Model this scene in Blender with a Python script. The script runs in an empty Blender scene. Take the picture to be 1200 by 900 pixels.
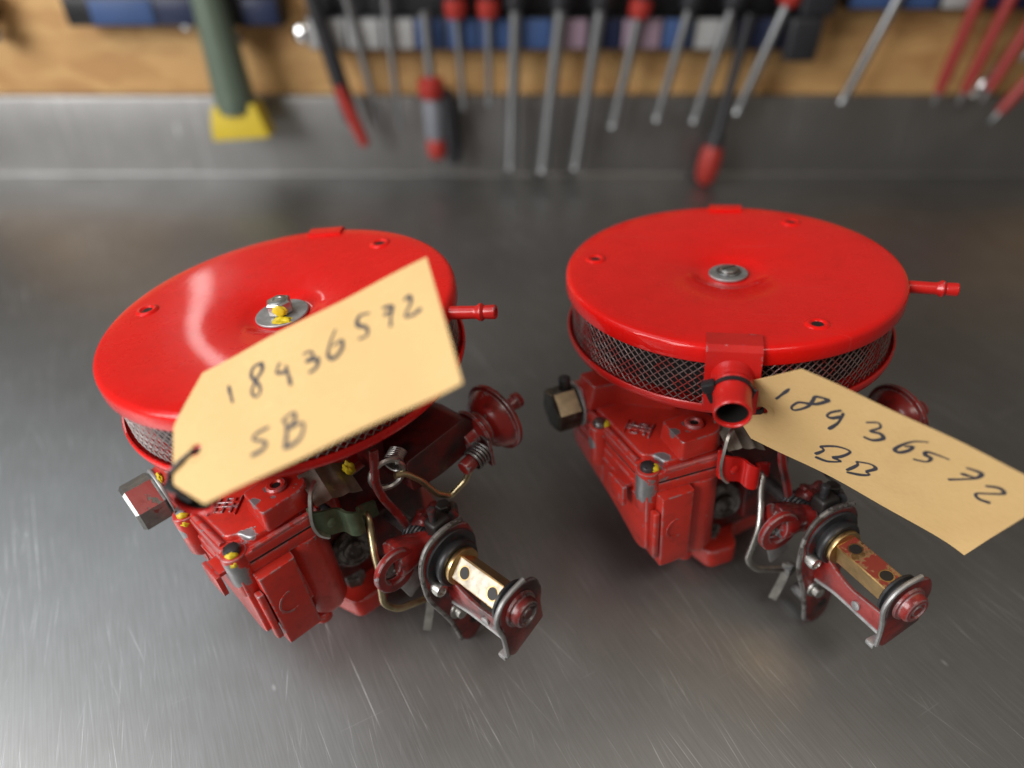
import bpy, bmesh, math, random
from mathutils import Vector, Matrix

random.seed(7)
scene = bpy.context.scene
C = scene.collection
R = math.radians
BENCH = 0.368            # camera height above the bench top, metres

# ------------------------------------------------------------------ camera
cd = bpy.data.cameras.new('camera')
cam = bpy.data.objects.new('camera', cd)
C.objects.link(cam)
cd.sensor_width = 36.0
cd.lens = 850.0 / 1200.0 * 36.0
cd.clip_start = 0.01
cd.clip_end = 50.0
cam.location = (0, 0, BENCH)
cam.rotation_euler = (R(90 - 38), 0, 0)
cd.dof.use_dof = True
cd.dof.focus_distance = 0.356
cd.dof.aperture_fstop = 2.5
scene.camera = cam

# ------------------------------------------------------------------ world (dim room)
world = bpy.data.worlds.new('World')
scene.world = world
world.use_nodes = True
bg = world.node_tree.nodes['Background']
bg.inputs[0].default_value = (1.0, 0.88, 0.74, 1)
bg.inputs[1].default_value = 0.15


# ------------------------------------------------------------------ lamps
def area(name, loc, target, sx, sy, power, col):
    l = bpy.data.lights.new(name, 'AREA')
    l.shape = 'RECTANGLE'
    l.size, l.size_y = sx, sy
    l.energy = power
    l.color = col
    o = bpy.data.objects.new(name, l)
    C.objects.link(o)
    o.location = loc
    o.rotation_euler = (Vector(target) - Vector(loc)).to_track_quat('-Z', 'Y').to_euler()
    return o


area('window_light', (-1.42, -0.62, 1.00), (0.0, 0.35, 0.10), 1.2, 1.1, 44, (1.0, 0.99, 0.98))
area('skylight', (-1.35, 0.45, 2.0), (-0.10, 0.30, 0.05), 1.4, 1.4, 10, (0.80, 0.91, 1.0))
area('ceiling_light', (0.5, -0.8, 2.1), (0.0, 0.4, 0.0), 1.0, 0.5, 10, (1.0, 0.93, 0.84))
area('lid_highlight_light', (-0.47, 0.87, 0.45), (-0.12, 0.32, 0.17), 0.024, 0.13, 0.060, (1.0, 0.98, 0.95))  # added strip light, unseen, makes the highlight streak on the left lid

scene.view_settings.view_transform = 'Standard'
scene.view_settings.look = 'None'
scene.view_settings.exposure = 0.0
scene.view_settings.gamma = 1.0
scene.view_settings.use_curve_mapping = False
scene.render.engine = 'CYCLES'


# ------------------------------------------------------------------ node helper
class NT:
    def __init__(self, name):
        self.m = bpy.data.materials.new(name)
        self.m.use_nodes = True
        self.t = self.m.node_tree
        self.b = self.t.nodes['Principled BSDF']

    def n(self, typ, ins=None, **kw):
        nd = self.t.nodes.new(typ)
        for k, v in kw.items():
            setattr(nd, k, v)
        for k, v in (ins or {}).items():
            s = nd.inputs[k]
            if isinstance(v, bpy.types.NodeSocket):
                self.t.links.new(v, s)
            else:
                s.default_value = v
        return nd

    def link(self, a, b):
        self.t.links.new(a, b)

    def math(self, op, a, b=0.0, clamp=False):
        nd = self.n('ShaderNodeMath', {0: a, 1: b}, operation=op)
        nd.use_clamp = clamp
        return nd.outputs[0]

    def mix(self, f, a, b):
        nd = self.t.nodes.new('ShaderNodeMix')
        nd.data_type = 'RGBA'
        for s, v in ((nd.inputs['Factor'], f), (nd.inputs[6], a), (nd.inputs[7], b)):
            if isinstance(v, bpy.types.NodeSocket):
                self.link(v, s)
            else:
                s.default_value = v if not isinstance(v, tuple) or len(v) == 4 else (*v, 1)
        return nd.outputs[2]

    def ramp(self, f, lo, hi):
        nd = self.n('ShaderNodeMapRange', {0: f, 1: lo, 2: hi, 3: 0.0, 4: 1.0})
        nd.clamp = True
        return nd.outputs[0]

    def noise(self, vec, scale, detail=3.0, rough=0.55, out=0):
        return self.n('ShaderNodeTexNoise', {'Vector': vec, 'Scale': scale, 'Detail': detail,
                                             'Roughness': rough}).outputs[out]

    def coords(self, seed=True):
        tc = self.n('ShaderNodeTexCoord').outputs['Object']
        if not seed:
            return tc
        oi = self.n('ShaderNodeObjectInfo').outputs['Random']
        return self.n('ShaderNodeVectorMath', {0: tc, 1: self.math('MULTIPLY', oi, 3.7)},
                      operation='ADD').outputs[0]

    def set(self, **kw):
        for k, v in kw.items():
            s = self.b.inputs[k.replace('_', ' ')]
            if isinstance(v, bpy.types.NodeSocket):
                self.link(v, s)
            else:
                s.default_value = v if not (isinstance(v, tuple) and len(v) == 3) else (*v, 1)
        return self

    def bump(self, h, strength, dist):
        nd = self.n('ShaderNodeBump', {'Height': h, 'Strength': strength, 'Distance': dist})
        self.link(nd.outputs[0], self.b.inputs['Normal'])


def paint(name, c1, c2, chip=0.72, edge=0.5, rough=0.3, metal=(0.34, 0.34, 0.35), coat=0.25, grime=0.45, spots=(), oil=0.0, cast=0.0, dust=0.0, spec=0.5, dent=0.0, gloss=0.12):
    """old glossy paint: chips to bare casting, worn edges, dusty grime, orange peel"""
    k = NT(name)
    v = k.coords()
    tone = k.noise(v, 55, 4)
    col = k.mix(k.ramp(tone, 0.35, 0.7), c1, c2)
    g = k.ramp(k.noise(v, 120, 6, 0.65), 0.52, 0.78)
    g = k.math('MULTIPLY', g, grime)
    col = k.mix(g, col, (c1[0] * 0.28, c1[1] * 0.5 + 0.004, c1[2] * 0.5 + 0.004))
    if oil > 0:
        ob = k.math('MULTIPLY', k.ramp(k.noise(v, 42, 7, 0.68), 0.60 - oil * 0.2, 0.80 - oil * 0.2), 0.92)
        col = k.mix(ob, col, (0.012, 0.010, 0.010))
    ch = k.ramp(k.noise(v, 70, 7, 0.62), chip, chip + 0.015)
    if edge > 0.08:                                       # worn edges
        bev = k.n('ShaderNodeBevel', {'Radius': 0.0016}, samples=3).outputs[0]
        geo = k.n('ShaderNodeNewGeometry').outputs['Normal']
        dot = k.n('ShaderNodeVectorMath', {0: bev, 1: geo}, operation='DOT_PRODUCT').outputs['Value']
        e = k.ramp(k.math('SUBTRACT', 1.0, dot), 0.008, 0.05)
        en = k.ramp(k.noise(v, 150, 5, 0.65), 0.66 - edge * 0.22, 0.70 - edge * 0.2)
        e = k.math('MULTIPLY', e, en)
    else:
        e = 0.0
    if dent:
        sp = k.ramp(k.noise(v, 520, 3, 0.6), 0.735, 0.77)
        col = k.mix(k.math('MULTIPLY', sp, 0.45), col, (0.55, 0.22, 0.20))
        sm = k.n('ShaderNodeMapping', {0: v, 2: (0, 0, 0.5), 3: (14, 900, 14)}).outputs[0]
        hs = k.ramp(k.n('ShaderNodeTexNoise', {'Vector': sm, 'Scale': 1.0, 'Detail': 2.0}).outputs[0], 0.70, 0.78)
        col = k.mix(k.math('MULTIPLY', hs, 0.20), col, (0.62, 0.14, 0.12))
    mask = k.math('MAXIMUM', e, ch)
    oc = k.n('ShaderNodeTexCoord').outputs['Object']
    for (p, r) in spots:
        d = k.n('ShaderNodeVectorMath', {0: oc, 1: tuple(p)}, operation='DISTANCE').outputs['Value']
        wob = k.math('MULTIPLY', k.noise(v, 260, 5, 0.7), r * 1.6)
        s = k.ramp(k.math('ADD', d, wob), r * 1.80, r * 1.70)
        mask = k.math('MAXIMUM', mask, s)
    mc = k.mix(k.noise(v, 300, 3), tuple(x * 0.7 for x in metal), tuple(min(1, x * 1.25) for x in metal))
    k.set(Base_Color=k.mix(mask, col, mc),
          Metallic=k.math('MULTIPLY', mask, 0.75),
          Roughness=k.math('ADD', k.math('ADD', rough, k.math('MULTIPLY', g, 0.5)), k.math('ADD', k.math('MULTIPLY', mask, 0.15), k.math('MULTIPLY', k.ramp(k.noise(v, 22, 5, 0.7), 0.4, 0.75), dust))),
          Coat_Weight=k.math('MULTIPLY', k.math('SUBTRACT', 1.0, mask), coat), Coat_Roughness=gloss, Specular_IOR_Level=spec)
    h = k.math('ADD', k.math('MULTIPLY', k.noise(v, 420, 2), 0.5),
               k.math('MULTIPLY', k.math('SUBTRACT', 1.0, mask), 0.9))
    h = k.math('ADD', h, k.math('MULTIPLY', k.noise(v, 60, 3), 0.9))
    h = k.math('ADD', h, k.math('MULTIPLY', k.noise(v, 1600, 2), 0.22))
    if cast:
        h = k.math('ADD', h, k.math('MULTIPLY', k.noise(v, 26, 2), cast * 3.0))
    if dent:                                              # hand-beaten unevenness, dust specks and hairline scuffs
        h = k.math('ADD', h, k.math('MULTIPLY', k.noise(v, 17, 2), 5.0))
        h = k.math('ADD', h, k.math('MULTIPLY', k.ramp(k.noise(v, 900, 2), 0.62, 0.75), 0.6))
    k.bump(h, 0.4, 0.0003)
    return k.m


def metal(name, c, rough=0.35, metallic=1.0, var=0.35, stain=None, bump=0.15, thr=0.56):
    k = NT(name)
    v = k.coords()
    n1 = k.noise(v, 160, 5, 0.6)
    col = k.mix(k.ramp(n1, 0.3, 0.7), tuple(x * (1 - var) for x in c), tuple(min(1, x * (1 + var * 0.4)) for x in c))
    m = metallic
    if stain:
        s = k.ramp(k.noise(v, 95, 6, 0.65), thr, thr + 0.07)
        col = k.mix(s, col, stain)
        m = k.math('MULTIPLY', k.math('SUBTRACT', 1.0, s), metallic)
    k.set(Base_Color=col, Metallic=m, Roughness=k.math('ADD', rough - 0.1, k.math('MULTIPLY', k.noise(v, 220, 4), 0.25)))
    k.bump(k.noise(v, 600, 3), bump, 0.0002)
    return k.m


def plain(name, c, rough=0.5, metallic=0.0, var=0.12, scale=60, coat=0.0):
    k = NT(name)
    v = k.coords()
    n1 = k.noise(v, scale, 4)
    k.set(Base_Color=k.mix(n1, tuple(x * (1 - var) for x in c), tuple(min(1, x * (1 + var)) for x in c)),
          Roughness=rough, Metallic=metallic, Coat_Weight=coat)
    return k.m


M = {}
M['lid_L'] = paint('lid_paint_a', (0.75, 0.008, 0.006), (0.70, 0.007, 0.005), chip=0.795, edge=0.0, rough=0.22, coat=0.45, grime=0.14, dust=0.16, spec=0.20, gloss=0.07, dent=1.0)
M['lid_R'] = paint('lid_paint_b', (0.78, 0.008, 0.006), (0.73, 0.007, 0.005), chip=0.795, edge=0.05, rough=0.22, coat=0.45, grime=0.16, dust=0.16, spec=0.20, gloss=0.07, dent=1.0)
M['strap'] = paint('strap_paint', (0.58, 0.012, 0.009), (0.50, 0.010, 0.008), chip=0.70, edge=0.35, rough=0.30, coat=0.2, grime=0.2)
M['cast'] = paint('casting_paint', (0.54, 0.031, 0.019), (0.43, 0.023, 0.015), chip=0.665, edge=0.9, rough=0.32, coat=0.3, grime=0.5, cast=1.0)
M['cover'] = paint('cover_paint', (0.56, 0.031, 0.019), (0.45, 0.023, 0.015), chip=0.655, edge=1.05, rough=0.28, coat=0.35, grime=0.4, cast=1.0,
                   spots=(((-0.0300, -0.0830, 0.0990), 0.0050), ((-0.0400, -0.0965, 0.0850), 0.0090), ((-0.0245, -0.0740, 0.1075), 0.0030), ((-0.0185, -0.0665, 0.1080), 0.0026), ((-0.0700, -0.0590, 0.0850), 0.0040), ((-0.0050, -0.0830, 0.0945), 0.0035)))
M['shaded_cast'] = paint('grimy_shaded_casting_paint', (0.15, 0.009, 0.008), (0.07, 0.007, 0.006), chip=0.70, edge=0.0, rough=0.42, coat=0.1, grime=0.8, oil=0.7)  # grimy casting red, with occlusion shade of the inner parts painted into the colour
M['lever'] = paint('lever_paint', (0.31, 0.018, 0.014), (0.20, 0.012, 0.010), chip=0.64, edge=1.15, rough=0.32, coat=0.3, grime=0.6, oil=0.62)
M['lever_dark'] = paint('blackened_lever_paint', (0.24, 0.015, 0.012), (0.13, 0.010, 0.009), chip=0.66, edge=1.1, rough=0.34, coat=0.25, grime=0.7, oil=0.95)
M['steel'] = metal('zinc_steel', (0.56, 0.55, 0.52), 0.36)
M['dark_steel'] = metal('dull_washer_steel', (0.30, 0.30, 0.30), 0.40)
M['wire'] = metal('mesh_wire', (0.37, 0.32, 0.31), 0.42, metallic=0.8)
M['wire_red'] = metal('mesh_wire_overspray', (0.27, 0.19, 0.18), 0.42, metallic=0.7, stain=(0.22, 0.025, 0.02), thr=0.5)
M['dirty_alu'] = metal('dirty_aluminium', (0.30, 0.29, 0.28), 0.55, metallic=0.7, stain=(0.05, 0.04, 0.035), thr=0.47)
M['alu'] = metal('cast_aluminium', (0.48, 0.48, 0.48), 0.5, metallic=0.8)
M['brass'] = metal('brass', (0.62, 0.43, 0.20), 0.33, var=0.3)
M['brass_red'] = metal('brass_part_painted', (0.60, 0.42, 0.20), 0.35, var=0.3, stain=(0.20, 0.030, 0.020), thr=0.43)
M['bright'] = metal('polished_bar', (0.50, 0.45, 0.37), 0.42, var=0.45, stain=(0.45, 0.36, 0.24), thr=0.62)
M['yellow_zinc'] = metal('yellow_zinc', (0.60, 0.50, 0.30), 0.34)
M['hex_L'] = metal('fitting_zinc_red', (0.40, 0.41, 0.40), 0.38, stain=(0.20, 0.02, 0.015), thr=0.60)
M['hex_R'] = metal('fitting_brass_grime', (0.13, 0.12, 0.10), 0.48, var=0.5, stain=(0.10, 0.085, 0.07))
M['hex_face_L'] = paint('fitting_red_face', (0.30, 0.016, 0.012), (0.24, 0.013, 0.011), chip=0.56, edge=0.6, rough=0.38, metal=(0.16, 0.16, 0.14), coat=0.1)
M['hex_face_R'] = metal('fitting_brass_face', (0.46, 0.36, 0.22), 0.5, metallic=0.5, var=0.3)
M['green'] = metal('olive_chromate', (0.11, 0.15, 0.09), 0.32, metallic=0.35, stain=(0.20, 0.07, 0.05), thr=0.6)
M['bronze'] = metal('bronze_chromate', (0.34, 0.31, 0.26), 0.36, metallic=0.35, stain=(0.14, 0.12, 0.10), thr=0.6)
M['black'] = plain('black_rubber', (0.018, 0.018, 0.020), 0.42)
M['black_metal'] = metal('blackened_steel', (0.07, 0.07, 0.075), 0.38, metallic=0.6, stain=(0.10, 0.012, 0.010))
M['grime'] = plain('oily_black', (0.014, 0.012, 0.011), 0.5)
M['core'] = plain('filter_foam', (0.010, 0.009, 0.010), 0.9, var=0.4, scale=300)
M['yellow'] = plain('yellow_paint_mark', (0.66, 0.50, 0.015), 0.5, var=0.3, scale=260)
M['tie'] = plain('black_nylon', (0.016, 0.016, 0.018), 0.36)
M['ink'] = plain('marker_ink', (0.045, 0.047, 0.062), 0.55, var=0.3, scale=120)


def card_material():
    k = NT('manila_card')
    v = k.coords()
    fib = k.n('ShaderNodeTexNoise', {'Vector': k.n('ShaderNodeMapping', {0: v, 3: (300, 1400, 300)}).outputs[0],
                                     'Scale': 1.0, 'Detail': 4.0}).outputs[0]
    blot = k.noise(v, 26, 4)
    col = k.mix(k.ramp(blot, 0.3, 0.75), (0.765, 0.52, 0.232), (0.715, 0.475, 0.203))
    col = k.mix(k.math('MULTIPLY', k.ramp(fib, 0.45, 0.75), 0.38), col, (0.62, 0.39, 0.15))
    gm_ = k.ramp(k.noise(v, 14, 6, 0.7), 0.56, 0.74)
    col = k.mix(k.math('MULTIPLY', gm_, 0.22), col, (0.50, 0.33, 0.15))
    k.set(Base_Color=col, Roughness=0.78)
    k.bump(fib, 0.12, 0.0002)
    return k.m


M['card'] = card_material()


def steel_bench(name):
    k = NT(name)
    tc = k.n('ShaderNodeTexCoord').outputs['Object']

    def rotx(a, sx, sy, off):
        r_ = k.n('ShaderNodeMapping', {0: tc, 2: (0, 0, R(-a))}).outputs[0]
        return k.n('ShaderNodeMapping', {0: r_, 1: (off, off * 0.7, 0), 3: (sx, sy, 1)}).outputs[0]

    def streak(ang, along, across, off, det=3.0, dist=0.0):
        mp = rotx(ang, along, across, off)
        return k.n('ShaderNodeTexNoise', {'Vector': mp, 'Scale': 1.0, 'Detail': det, 'Distortion': dist,
                                          'Roughness': 0.6}).outputs[0]
    grain = streak(-62, 30, 1100, 0.0, 3)
    masks = []
    for ang, al, ac, lo, hi, off, wt in ((-60, 9, 900, 0.66, 0.76, 1.3, 1.0), (-69, 14, 1300, 0.65, 0.76, 4.1, 0.8), (-50, 7, 700, 0.70, 0.78, 7.7, 1.0),
                                         (-80, 18, 1000, 0.68, 0.78, 9.9, 0.6), (28, 12, 1000, 0.72, 0.80, 13.0, 0.5)):
        masks.append(k.math('MULTIPLY', k.ramp(streak(ang, al, ac, off, 1.5, 0.35), lo, hi), wt))
    s = masks[0]
    for m in masks[1:]:
        s = k.math('MAXIMUM', s, m)
    patch = k.ramp(k.noise(tc, 13, 4, 0.65), 0.44, 0.66)
    s = k.math('MULTIPLY', s, k.math('ADD', 0.08, k.math('MULTIPLY', patch, 0.92)))
    # little dings
    vor = k.n('ShaderNodeTexVoronoi', {'Vector': rotx(-60, 40, 85, 2.0), 'Scale': 1.0, 'Randomness': 1.0}).outputs[0]
    gate = k.ramp(k.noise(tc, 31, 2), 0.60, 0.68)
    ding = k.math('MULTIPLY', k.ramp(vor, 0.12, 0.03), gate)
    s = k.math('MAXIMUM', s, k.math('MULTIPLY', ding, 0.85))
    smear = k.noise(tc, 6.5, 5, 0.65)
    col = k.mix(k.ramp(smear, 0.3, 0.7), (0.215, 0.210, 0.203), (0.265, 0.262, 0.258))
    col = k.mix(k.math('MULTIPLY', k.ramp(grain, 0.40, 0.68), 0.3), col, (0.36, 0.36, 0.36))
    col = k.mix(s, col, (0.75, 0.75, 0.75))
    k.set(Base_Color=col, Metallic=0.9,
          Roughness=k.math('ADD', k.math('ADD', 0.34, k.math('MULTIPLY', k.noise(tc, 12, 4), 0.14)), k.math('MULTIPLY', s, 0.15)))
    h = k.math('ADD', k.math('MULTIPLY', grain, 0.35), k.math('MULTIPLY', s, -0.6))
    k.bump(h, 0.14, 0.0003)
    return k.m


M['bench'] = steel_bench('scratched_stainless')


def osb():
    k = NT('strand_board')
    tc = k.n('ShaderNodeTexCoord').outputs['Object']
    mp = k.n('ShaderNodeMapping', {0: tc, 3: (22, 1, 55)}).outputs[0]
    vor = k.n('ShaderNodeTexVoronoi', {'Vector': mp, 'Scale': 1.0, 'Randomness': 1.0})
    cv = k.n('ShaderNodeSeparateColor', {0: vor.outputs['Color']}).outputs[0]
    fine = k.n('ShaderNodeTexNoise', {'Vector': k.n('ShaderNodeMapping', {0: tc, 3: (40, 1, 400)}).outputs[0], 'Scale': 1.0,
                                      'Detail': 3.0}).outputs[0]
    col = k.mix(cv, (0.50, 0.27, 0.10), (0.68, 0.42, 0.17))
    col = k.mix(k.math('MULTIPLY', k.ramp(fine, 0.4, 0.7), 0.35), col, (0.36, 0.18, 0.065))
    k.set(Base_Color=col, Roughness=0.6)
    k.bump(cv, 0.2, 0.001)
    return k.m


M['osb'] = osb()


# ------------------------------------------------------------------ mesh helpers (all sizes in millimetres)
MM = Matrix.Scale(0.001, 4)
I4 = Matrix.Identity(4)
T = Matrix.Translation


def rot(a, ax):
    return Matrix.Rotation(R(a), 4, ax)


def put(name, bm, mat, parent=None, frame=I4, ang=38):
    bmesh.ops.remove_doubles(bm, verts=bm.verts, dist=1e-4)
    bmesh.ops.recalc_face_normals(bm, faces=bm.faces)
    bm.transform(MM @ frame)
    me = bpy.data.meshes.new(name)
    bm.to_mesh(me)
    bm.free()
    for p in me.polygons:
        p.use_smooth = True
    me.set_sharp_from_angle(angle=R(ang))
    for m_ in (mat if isinstance(mat, (list, tuple)) else [mat]):
        me.materials.append(m_)
    o = bpy.data.objects.new(name, me)
    C.objects.link(o)
    if parent is not None:
        o.parent = parent
    return o


def tag(o, label=None, cat=None, group=None, kind=None):
    if label:
        o['label'] = label
    if cat:
        o['category'] = cat
    if group:
        o['group'] = group
    if kind:
        o['kind'] = kind
    return o


def empty(name, mat4):
    o = bpy.data.objects.new(name, None)
    C.objects.link(o)
    o.empty_display_size = 0.02
    o.matrix_world = mat4
    return o


def merge(dst, src, mat=I4):
    src.transform(mat)
    me = bpy.data.meshes.new('tmp')
    src.to_mesh(me)
    src.free()
    dst.from_mesh(me)
    bpy.data.meshes.remove(me)
    return dst


def bevel(bm, off, seg=2, ang=20):
    if off <= 0:
        return bm
    es = [e for e in bm.edges if len(e.link_faces) == 2 and e.calc_face_angle(0) > R(ang)]
    bmesh.ops.bevel(bm, geom=es, offset=off, segments=seg, profile=0.5, affect='EDGES', clamp_overlap=True)
    return bm


def box(x0, x1, y0, y1, z0, z1, b=0.6, seg=2):
    bm = bmesh.new()
    bmesh.ops.create_cube(bm, size=1)
    bm.transform(T(((x0 + x1) / 2, (y0 + y1) / 2, (z0 + z1) / 2)) @ Matrix.Diagonal((x1 - x0, y1 - y0, z1 - z0, 1)))
    return bevel(bm, b, seg)


def prism(poly, z0, z1, b=0.6, seg=2, taper=1.0, holes=()):
    """polygon in xy extruded z0..z1; the z1 end may be scaled about the centroid"""
    bm = bmesh.new()
    if holes:
        es = []
        for lp in [poly] + list(holes):
            vs = [bm.verts.new((x, y, z0)) for x, y in lp]
            es += [bm.edges.new((vs[i], vs[(i + 1) % len(vs)])) for i in range(len(vs))]
        bmesh.ops.triangle_fill(bm, use_beauty=True, use_dissolve=False, edges=es)
        fs = bm.faces[:]
    else:
        fs = [bm.faces.new([bm.verts.new((x, y, z0)) for x, y in poly])]
    ret = bmesh.ops.extrude_face_region(bm, geom=fs)
    nv = [g for g in ret['geom'] if isinstance(g, bmesh.types.BMVert)]
    cx = sum(p[0] for p in poly) / len(poly)
    cy = sum(p[1] for p in poly) / len(poly)
    for v in nv:
        v.co = Vector((cx + (v.co.x - cx) * taper, cy + (v.co.y - cy) * taper, z1))
    bmesh.ops.recalc_face_normals(bm, faces=bm.faces)
    return bevel(bm, b, seg, 25)


def rpoly(pts, r=4, n=4):
    """round the corners of a polygon"""
    out = []
    N = len(pts)
    for i in range(N):
        p0, p, p1 = (Vector((*pts[(i - 1) % N][:2],)), Vector(pts[i][:2]), Vector(pts[(i + 1) % N][:2]))
        rr = pts[i][2] if len(pts[i]) > 2 else r
        a, b = (p0 - p), (p1 - p)
        t = min(rr, a.length * 0.45, b.length * 0.45)
        A, B_ = p + a.normalized() * t, p + b.normalized() * t
        for k in range(n + 1):
            s = k / n
            out.append(tuple((1 - s) ** 2 * A + 2 * s * (1 - s) * p + s * s * B_))
    return out


def lathe(prof, seg=48, cap=True):
    """profile of (radius, z) turned about z"""
    bm = bmesh.new()
    rings = []
    for r, z in prof:
        if r < 1e-6:
            rings.append([bm.verts.new((0, 0, z))])
        else:
            rings.append([bm.verts.new((r * math.cos(2 * math.pi * i / seg), r * math.sin(2 * math.pi * i / seg), z)) for i in range(seg)])
    for a, b in zip(rings, rings[1:]):
        for i in range(seg):
            j = (i + 1) % seg
            if len(a) == 1 and len(b) == 1:
                continue
            if len(a) == 1:
                bm.faces.new((a[0], b[i], b[j]))
            elif len(b) == 1:
                bm.faces.new((a[i], b[0], a[j]))
            else:
                bm.faces.new((a[i], a[j], b[j], b[i]))
    if cap:
        for rg in (rings[0], rings[-1]):
            if len(rg) > 1:
                try:
                    bm.faces.new(rg)
                except ValueError:
                    pass
    return bm


def cyl(r, z0, z1, b=0.4, seg=32):
    if b <= 0:
        return lathe([(r, z0), (r, z1)], seg)
    return lathe([(r - b, z0), (r - b * 0.3, z0 + b * 0.3), (r, z0 + b), (r, z1 - b), (r - b * 0.3, z1 - b * 0.3), (r - b, z1)], seg)


def ring(ro, ri, z0, z1, b=0.3, seg=48):
    return lathe([(ri, z0), (ro - b, z0), (ro, z0 + b), (ro, z1 - b), (ro - b, z1), (ri + b, z1), (ri, z1 - b), (ri, z0)], seg, cap=False)


def hexprism(af, z0, z1, ch=0.8):
    r = af / math.sqrt(3)
    bm = bmesh.new()
    rr = [(r - ch * 0.9, z0), (r, z0 + ch), (r, z1 - ch), (r - ch * 0.9, z1)]
    rings = [[bm.verts.new((a * math.cos(R(60 * i + 30)), a * math.sin(R(60 * i + 30)), z)) for i in range(6)] for a, z in rr]
    for a, b in zip(rings, rings[1:]):
        for i in range(6):
            bm.faces.new((a[i], a[(i + 1) % 6], b[(i + 1) % 6], b[i]))
    bm.faces.new(rings[0])
    bm.faces.new(rings[-1])
    return bm


def spline(pts, n=6):
    P = [Vector(p) for p in pts]
    out = []
    for i in range(len(P) - 1):
        p0, p1, p2, p3 = P[max(i - 1, 0)], P[i], P[i + 1], P[min(i + 2, len(P) - 1)]
        for k in range(n):
            t = k / n
            out.append(0.5 * (2 * p1 + (p2 - p0) * t + (2 * p0 - 5 * p1 + 4 * p2 - p3) * t * t + (3 * p1 - p0 - 3 * p2 + p3) * t ** 3))
    out.append(P[-1])
    return out


def rpath(pts, r=4, n=5):
    """straight wire runs with rounded bends"""
    P = [Vector(p) for p in pts]
    out = [P[0]]
    for i in range(1, len(P) - 1):
        a, b = P[i - 1] - P[i], P[i + 1] - P[i]
        t = min(r, a.length * 0.45, b.length * 0.45)
        A, B_ = P[i] + a.normalized() * t, P[i] + b.normalized() * t
        for k in range(n + 1):
            s = k / n
            out.append((1 - s) ** 2 * A + 2 * s * (1 - s) * P[i] + s * s * B_)
    out.append(P[-1])
    return out


def sweep(path, r, seg=10, flat=None, up=None, closed=False, cap=True):
    """tube along a path; r may be a list; flat=(w,h) gives a rectangular strap"""
    P = [Vector(p) for p in path]
    N = len(P)
    bm = bmesh.new()
    tang = []
    for i in range(N):
        a = P[(i - 1) % N] if closed else P[max(i - 1, 0)]
        b = P[(i + 1) % N] if closed else P[min(i + 1, N - 1)]
        tang.append((b - a).normalized())
    u = Vector(up) if up is not None else tang[0].orthogonal()
    rings = []
    for i in range(N):
        t = tang[i]
        u = (u - t * u.dot(t))
        u = u.normalized() if u.length > 1e-6 else t.orthogonal().normalized()
        w = t.cross(u)
        if flat:
            a, b = flat[0] / 2, flat[1] / 2
            q = [(a, b), (-a, b), (-a, -b), (a, -b)]
            rings.append([bm.verts.new(P[i] + w * x + u * y) for x, y in q])
        else:
            rr = r[i] if isinstance(r, (list, tuple)) else r
            rings.append([bm.verts.new(P[i] + (u * math.cos(2 * math.pi * k / seg) + w * math.sin(2 * math.pi * k / seg)) * rr) for k in range(seg)])
    n = len(rings[0])
    for i in range(N if closed else N - 1):
        a, b = rings[i], rings[(i + 1) % N]
        for k in range(n):
            bm.faces.new((a[k], a[(k + 1) % n], b[(k + 1) % n], b[k]))
    if cap and not closed:
        bm.faces.new(rings[0])
        bm.faces.new(rings[-1])
    return bm


def helix(r, p0, axis, turns, pitch, n=18):
    ax = Vector(axis).normalized()
    u = ax.orthogonal().normalized()
    w = ax.cross(u)
    return [Vector(p0) + ax * (pitch * i / n) + (u * math.cos(2 * math.pi * i / n) + w * math.sin(2 * math.pi * i / n)) * r
            for i in range(int(turns * n) + 1)]


def blob(r, n=3, sq=(1, 1, 1), seed=0, amp=0.22):
    rg = random.Random(seed)
    bm = bmesh.new()
    bmesh.ops.create_icosphere(bm, subdivisions=n, radius=r)
    ph = [rg.uniform(0, 6) for _ in range(6)]
    for v in bm.verts:
        d = v.co.normalized()
        k = 1 + amp * (math.sin(d.x * 4 + ph[0]) * math.sin(d.y * 5 + ph[1]) + 0.6 * math.sin(d.z * 7 + ph[2] + d.x * 6))
        v.co = Vector((v.co.x * sq[0], v.co.y * sq[1], v.co.z * sq[2])) * k
    return bm


def axis_frame(p, d, up=(0, 0, 1)):
    """frame whose z axis runs along d from p"""
    z = Vector(d).normalized()
    x = Vector(up).cross(z)
    x = x.normalized() if x.length > 1e-5 else z.orthogonal().normalized()
    y = z.cross(x)
    m = Matrix((x, y, z)).transposed().to_4x4()
    m.translation = Vector(p)
    return m


# ------------------------------------------------------------------ the setting
def setting():
    bm = bmesh.new()
    # one bent sheet: front lip, flat top, small cove, upstand with a folded top edge
    prof = [(-300, -45), (-300, -3), (-297, 0)]
    prof += [(911 + 3 * math.sin(R(a)), 3 - 3 * math.cos(R(a))) for a in range(0, 91, 15)]
    prof += [(914, 96), (915, 98.5), (918, 99), (928, 99)]
    xs = [-820, 1300]
    cols = [[bm.verts.new((x, y, z)) for y, z in prof] for x in xs]
    for i in range(len(prof) - 1):
        bm.faces.new((cols[0][i], cols[1][i], cols[1][i + 1], cols[0][i + 1]))
    o = put('workbench_top', bm, M['bench'], ang=50)
    tag(o, kind='structure')
    w = put('wall', box(-740, 1300, 929, 947, 60, 345, 0), M['osb'])
    tag(w, kind='structure')


setting()

# ------------------------------------------------------------------ carburettors
ZB = 170.0
POSE = {
    'L': (((0.978, -0.1702, -0.1205), (0.1752, 0.984, 0.0328), (0.1129, -0.0532, 0.9922)), (-117.99, 314.24, -194.19), -14.2),
    'R': (((0.9745, 0.2121, -0.0732), (-0.2067, 0.9755, 0.0751), (0.0873, -0.058, 0.9945)), (119.88, 356.37, -194.60), 0.0),
}


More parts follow.
